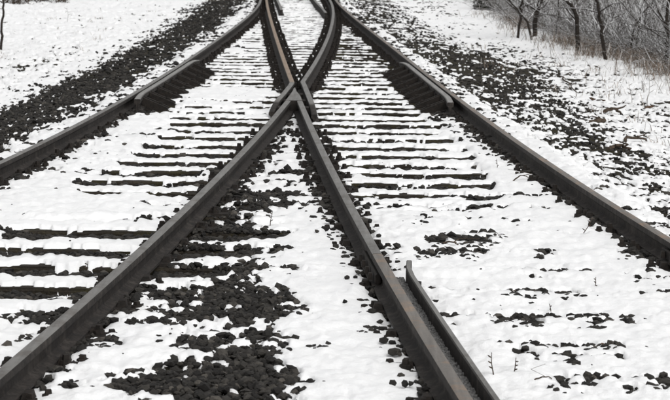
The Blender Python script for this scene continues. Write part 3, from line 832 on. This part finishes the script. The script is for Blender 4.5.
# thicket of snowy twigs behind the verge
def twig_mass(n_base, per, d0, d1, width, hmin, hmax, r0, seed, xfun):
    r = np.random.default_rng(seed)
    d = r.uniform(d0, d1, n_base); x = xfun(d, r) ; g = floor_z(x, d)
    B = np.repeat(np.stack([x, d, g], 1), per, 0); m = len(B)
    a = r.uniform(0, 2 * np.pi, m); lean = np.abs(r.normal(.75, .5, m)); L = r.uniform(hmin, hmax, m)
    dirv = np.stack([np.cos(a) * np.sin(lean), np.sin(a) * np.sin(lean), np.cos(lean)], 1)
    st = B + np.stack([r.normal(0, .12, m), r.normal(0, .12, m), np.zeros(m)], 1)
    lift = r.uniform(0, 1, m) ** 1.5 * .55
    st = st + dirv * (L * lift)[:, None]
    K = 4; pts = []
    p = st.copy(); dv = dirv.copy()
    for k in range(K):
        pts.append(p.copy())
        dv = dv + r.normal(0, .34, (m, 3)) + np.array([0, 0, -.08]); dv /= np.linalg.norm(dv, axis=1)[:, None]
        p = p + dv * (L / (K - 1))[:, None] * .7
    P = np.stack(pts, 1)
    T = np.gradient(P, axis=1); T /= np.linalg.norm(T, axis=2)[..., None] + 1e-9
    up = np.array([0, 0, 1.0]); A = np.cross(T, up); A /= np.linalg.norm(A, axis=2)[..., None] + 1e-6; Bn = np.cross(A, T)
    rad = (r.uniform(.55, 1.3, m) * r0)[:, None] * np.linspace(1, .45, K)[None]
    V = []
    for c in range(3):
        t = 2 * np.pi * c / 3 + np.pi / 6
        V.append(P + (A * np.cos(t) + Bn * np.sin(t)) * rad[..., None])
    V = np.stack(V, 2).reshape(-1, 3)
    i = np.arange(m * K * 3).reshape(m, K, 3)
    Fq = np.stack([np.stack([i[:, k, c], i[:, k, (c + 1) % 3], i[:, k + 1, (c + 1) % 3], i[:, k + 1, c]], -1) for k in range(K - 1) for c in range(3)], 1).reshape(-1, 4)
    return V, Fq
V, Fq = twig_mass(2500, 19, 25.0, 66, 0, .25, 1.3, .0052, 61, lambda d, r: edge_x(d) + .15 + np.abs(r.normal(0, 1.0, len(d))) * (1 + (d - 25) * .06))
thicket = link('thicket', np_mesh('thicket', V, Fq, TWIG, True))
tag(thicket, 'tangled thicket of snow dusted twigs along the right verge', 'thicket', kind='stuff')

# dark evergreen scrub at the far left end of the thicket
def scrub(name, cx, cd, rx, rz, n, mat, label, cat, seed, leaf=.05):
    r = np.random.default_rng(seed); g = ground_at(cx, cd)
    u = r.normal(size=(n, 3)); u /= np.linalg.norm(u, axis=1)[:, None]
    rr2 = r.uniform(.35, 1, n) ** .5
    c = u * rr2[:, None] * np.array([rx, rx, rz]); c[:, 2] = np.abs(c[:, 2])
    a = r.normal(size=(n, 3)); a /= np.linalg.norm(a, axis=1)[:, None]; b = np.cross(a, r.normal(size=(n, 3))); b /= np.linalg.norm(b, axis=1)[:, None]
    s = r.uniform(.5, 1.3, (n, 1)) * leaf
    V = np.stack([c - a * s, c + b * s * .35, c + a * s, c - b * s * .35], 1).reshape(-1, 3)
    root = empty(name, (cx, cd, g))
    link('foliage', np_mesh('foliage', V, np.arange(n * 4).reshape(n, 4), mat), root)
    sb2 = MB(); rnd = random.Random(seed)
    for q in range(7):
        branchy(sb2, (rnd.uniform(-.1, .1), rnd.uniform(-.1, .1), -.05), (rnd.uniform(-.6, .6), rnd.uniform(-.6, .6), 1), rz * rnd.uniform(.7, 1), .014, 1, rnd)
    sb2.build('stem', STALK, root)
    return tag(root, label, cat)
ex, ed = G(498, 10, -.2)
scrub('evergreen_shrub', float(ex) - .12, float(ed) - .2, .50, .75, 3600, EVERGREEN, 'dark dense evergreen shrub at the far end of the thicket', 'shrub', 71, .045)
hx, hd = G(38, 6, -.2)
scrub('brown_shrub', float(hx), float(hd) + 1.0, .62, .5, 1800, m_snowy('brown_leaf', (.03, .022, .016), (.10, .075, .055), .8), 'low brown shrub behind the snow field, at the top left', 'shrub', 72, .035)
hx, hd = G(12, 8, -.2)
scrub('brown_shrub', float(hx), float(hd) + .6, .35, .4, 900, bpy.data.materials['brown_leaf'], 'small brown shrub next to the lone sapling', 'shrub', 73, .035)

# dry grass: blades as thin tapering strips bent over
def blades(xs, ds, hs, seed, lean=.5, w=.004):
    r = np.random.default_rng(seed); m = len(xs); g = floor_z(xs, ds)
    a = r.uniform(0, 2 * np.pi, m); ln = np.abs(r.normal(lean, .35, m))
    dv = np.stack([np.cos(a), np.sin(a), np.zeros(m)], 1); b0 = np.stack([xs, ds, g], 1)
    sd_ = np.stack([-np.sin(a), np.cos(a), np.zeros(m)], 1) * (r.uniform(.6, 1.4, m) * w)[:, None]
    p1 = b0 + dv * (hs * .35 * ln)[:, None] + np.array([0, 0, 1]) * (hs * .6)[:, None]
    p2 = b0 + dv * (hs * 1.0 * ln)[:, None] + np.array([0, 0, 1]) * (hs * (1 - .35 * ln))[:, None]
    th = np.cross(sd_, np.array([0, 0, 1.0]))
    V = np.stack([b0 - sd_, b0 + sd_, b0 + th, p1 - sd_ * .8, p1 + sd_ * .8, p1 + th * .8, p2], 1).reshape(-1, 3)
    i = np.arange(m * 7).reshape(m, 7)
    F = np.concatenate([np.stack([i[:, a_], i[:, b_], i[:, c_]], 1) for a_, b_, c_ in ((0, 1, 4), (0, 4, 3), (1, 2, 5), (1, 5, 4), (2, 0, 3), (2, 3, 5), (3, 4, 6), (4, 5, 6), (5, 3, 6))])
    return V, F
r = np.random.default_rng(81)
d = r.uniform(21, 46, 22000); x = edge_x(d) + r.normal(.15, .34, 22000) * (1 + .5 * (d < 30))
dense = perlin(x * 1.2, d * .7, 82) + .55 * sstep(40, 30, d) > r.uniform(-.1, .9, 22000)
x, d = x[dense], d[dense]
cd2 = r.uniform(15, 33, 45); cx2 = RR(cd2) + 1.3 + r.uniform(0, 2.4, 45); k2 = r.integers(0, 45, 500); d2 = cd2[k2] + r.normal(0, .12, 500); x2 = cx2[k2] + r.normal(0, .10, 500)
cd3 = r.uniform(24, 46, 40); cx3 = LL(cd3) - 2.2 - r.uniform(0, 3.5, 40); k3 = r.integers(0, 40, 260); d3 = cd3[k3] + r.normal(0, .1, 260); x3 = cx3[k3] + r.normal(0, .06, 260)
xs = np.concatenate([x, x2, x3]); ds = np.concatenate([d, d2, d3]); hs_ = np.concatenate([r.uniform(.08, .34, len(x)), r.uniform(.04, .15, 500), r.uniform(.04, .13, 260)])
V, Fg = blades(xs, ds, hs_, 83, .9)
grass = link('dry_grass', np_mesh('dry_grass', V, Fg, GRASS))
tag(grass, 'dry brown grass sticking out of the snow along the verges', 'grass', kind='stuff')

# stalks, twigs and leaves poking out of the snow
def snow_z(x, D):
    z, q = snow_fields(np.array([x]), np.array([D])); return max(float(z[0]), ground_at(x, D))
def stalk(px, py, h, lean, label, seed):
    x, d = (float(c) for c in G(px, py, -.01)); z = snow_z(x, d); rnd = random.Random(seed)
    root = empty('weed_stalk', (x, d, z)); b = MB(); p = Vector((0, 0, -.04)); pts = [p.copy()]
    for q in range(6):
        p = p + Vector((lean * h / 6 + rnd.gauss(0, h * .03), rnd.gauss(0, h * .03), (h + .04) / 6)); pts.append(p.copy())
    b.tube(pts, [.0032 - .0003 * q for q in range(7)], 5)
    b.build('stem', STALK, root)
    t = MB()
    for q in (3, 4, 5):
        s = rnd.choice((-1, 1)); e = pts[q] + Vector((s * h * .16, rnd.gauss(0, .01), h * .1)); t.tube([pts[q], pts[q].lerp(e, .6), e], [.002, .0028, .0015], 4)
    t.build('side_shoot', STALK, root)
    tag(root, label, 'weed', 'dead stalks poking from the snow')
for a in ((493, 388, .085, -.1, 'dead weed stalk just right of the check bar', 1), (511, 383, .055, .25, 'short leaning stalk right of the weed by the check bar', 2),
          (596, 292, .045, -.1, 'tiny upright stalk in the smooth snow below the right rail', 3), (553, 320, .04, -.5, 'small leaning stalk above the bare stones on the right', 4),
          (270, 229, .085, .1, 'thin forked weed between the crossing legs', 5), (497, 172, .06, .0, 'thin upright stalk in snow inside the right track', 6),
          (86, 271, .075, .1, 'bushy dark stalk beside the near left rail', 7), (577, 240, .10, .8, 'arched stalk by the right outer rail', 8),
          (68, 15, .30, -.1, 'bent grass stalk on the left snow field', 9), (648, 88, .35, .1, 'tall thin stalk on the right verge', 10), (634, 85, .24, -.2, 'shorter stalk beside the tall one on the right verge', 11)):
    stalk(*a)
def twig(p0, p1, r, label, seed, bow=.02):
    a = [float(c) for c in G(*p0, -.02)]; b = [float(c) for c in G(*p1, -.02)]; rnd = random.Random(seed); m_ = MB()
    za, zb = snow_z(*a), snow_z(*b); pts = []
    mid = Vector(((a[0] + b[0]) / 2, (a[1] + b[1]) / 2, (za + zb) / 2))
    for q in range(9):
        t = q / 8; pts.append(Vector((a[0] + (b[0] - a[0]) * t, a[1] + (b[1] - a[1]) * t, max(za + (zb - za) * t, snow_z(a[0] + (b[0] - a[0]) * t, a[1] + (b[1] - a[1]) * t)) + bow * math.sin(t * math.pi) + r * .3)) + Vector((rnd.gauss(0, r), rnd.gauss(0, r), 0)) - mid)
    m_.tube(pts, [r * (1 - .5 * q / 8) for q in range(9)], 6)
    s0 = pts[5]; m_.tube([s0, s0 + Vector((rnd.uniform(-1, 1), rnd.uniform(-1, 1), .25)) * .07, s0 + Vector((rnd.uniform(-1, 1), rnd.uniform(-1, 1), .3)) * .13], [r * .5, r * .4, r * .2], 4)
    o = m_.build('fallen_twig', STALK); o.location = mid
    tag(o, label, 'twig', 'fallen twigs on the snow')
twig((604, 101), (622, 98), .022, 'curved dark branch lying on the right verge', 21, .05)
twig((558, 62), (579, 79), .012, 'long thin stick lying below the crooked tree', 22)
twig((621, 133), (650, 128), .016, 'dark stick lying on snow on the right verge', 23, .03)
twig((609, 143), (633, 141), .018, 'stick half sunk in snow at the bare patch on the right', 24, .03)
twig((595, 112), (602, 109), .028, 'short dark stump of wood on the right verge', 25)
twig((513, 187), (529, 184), .005, 'thin curved twig beside the right outer rail', 26, .03)
twig((444, 252), (457, 254), .006, 'twig among pebbles in the right track', 27, .01)
twig((534, 394), (552, 390), .003, 'twig lying in the snow at the bottom right', 28, .004)
def leaf(px, py, s, label, seed, mat=LEAF):
    x, d = (float(c) for c in G(px, py, -.01)); rnd = random.Random(seed); b = MB(); vs = []
    prof = [(-1, 0), (-.55, .42), (0, .55), (.55, .36), (1, 0)]; top = []
    for u, w_ in prof:
        for v_ in (-w_, 0, w_): top.append((u * s, v_ * s, .35 * s * (v_ / .5) ** 2 * .8 + rnd.uniform(0, .12 * s) + .25 * s * u * u))
    n_ = len(top); vs = top + [(a_, b_, c_ - .0012) for a_, b_, c_ in top]; fs = []
    for q in range(4):
        for e in range(2):
            i0 = q * 3 + e; fs.append((i0, i0 + 3, i0 + 4, i0 + 1)); fs.append((n_ + i0 + 1, n_ + i0 + 4, n_ + i0 + 3, n_ + i0))
    b.add(vs, fs); o = b.build('dead_leaf', mat); o.location = (x, d, snow_z(x, d) + .006); o.rotation_euler = (rnd.uniform(-.3, .5), rnd.uniform(-.3, .3), rnd.uniform(0, 6))
    tag(o, label, 'leaf', 'dead leaves on the ground')
leaf(515, 296, .022, 'single brown leaf on snow by the pebbles on the right', 31)
leaf(592, 84, .075, 'large reddish brown leaf clump on the right verge', 32)
leaf(603, 86, .05, 'smaller brown leaf right of the reddish clump', 33)
leaf(650, 92, .06, 'dark brown leaf lying near the grassy edge', 34)
leaf(432, 388, .030, 'brown leaf against the near rail at the bottom', 35)
leaf(441, 394, .026, 'brown leaf nearest the bottom edge beside the rail', 36)
leaf(424, 372, .022, 'curled dark leaf against the near rail, above the others', 37)
leaf(602, 354, .020, 'small brown leaf among stones at the lower right', 38)
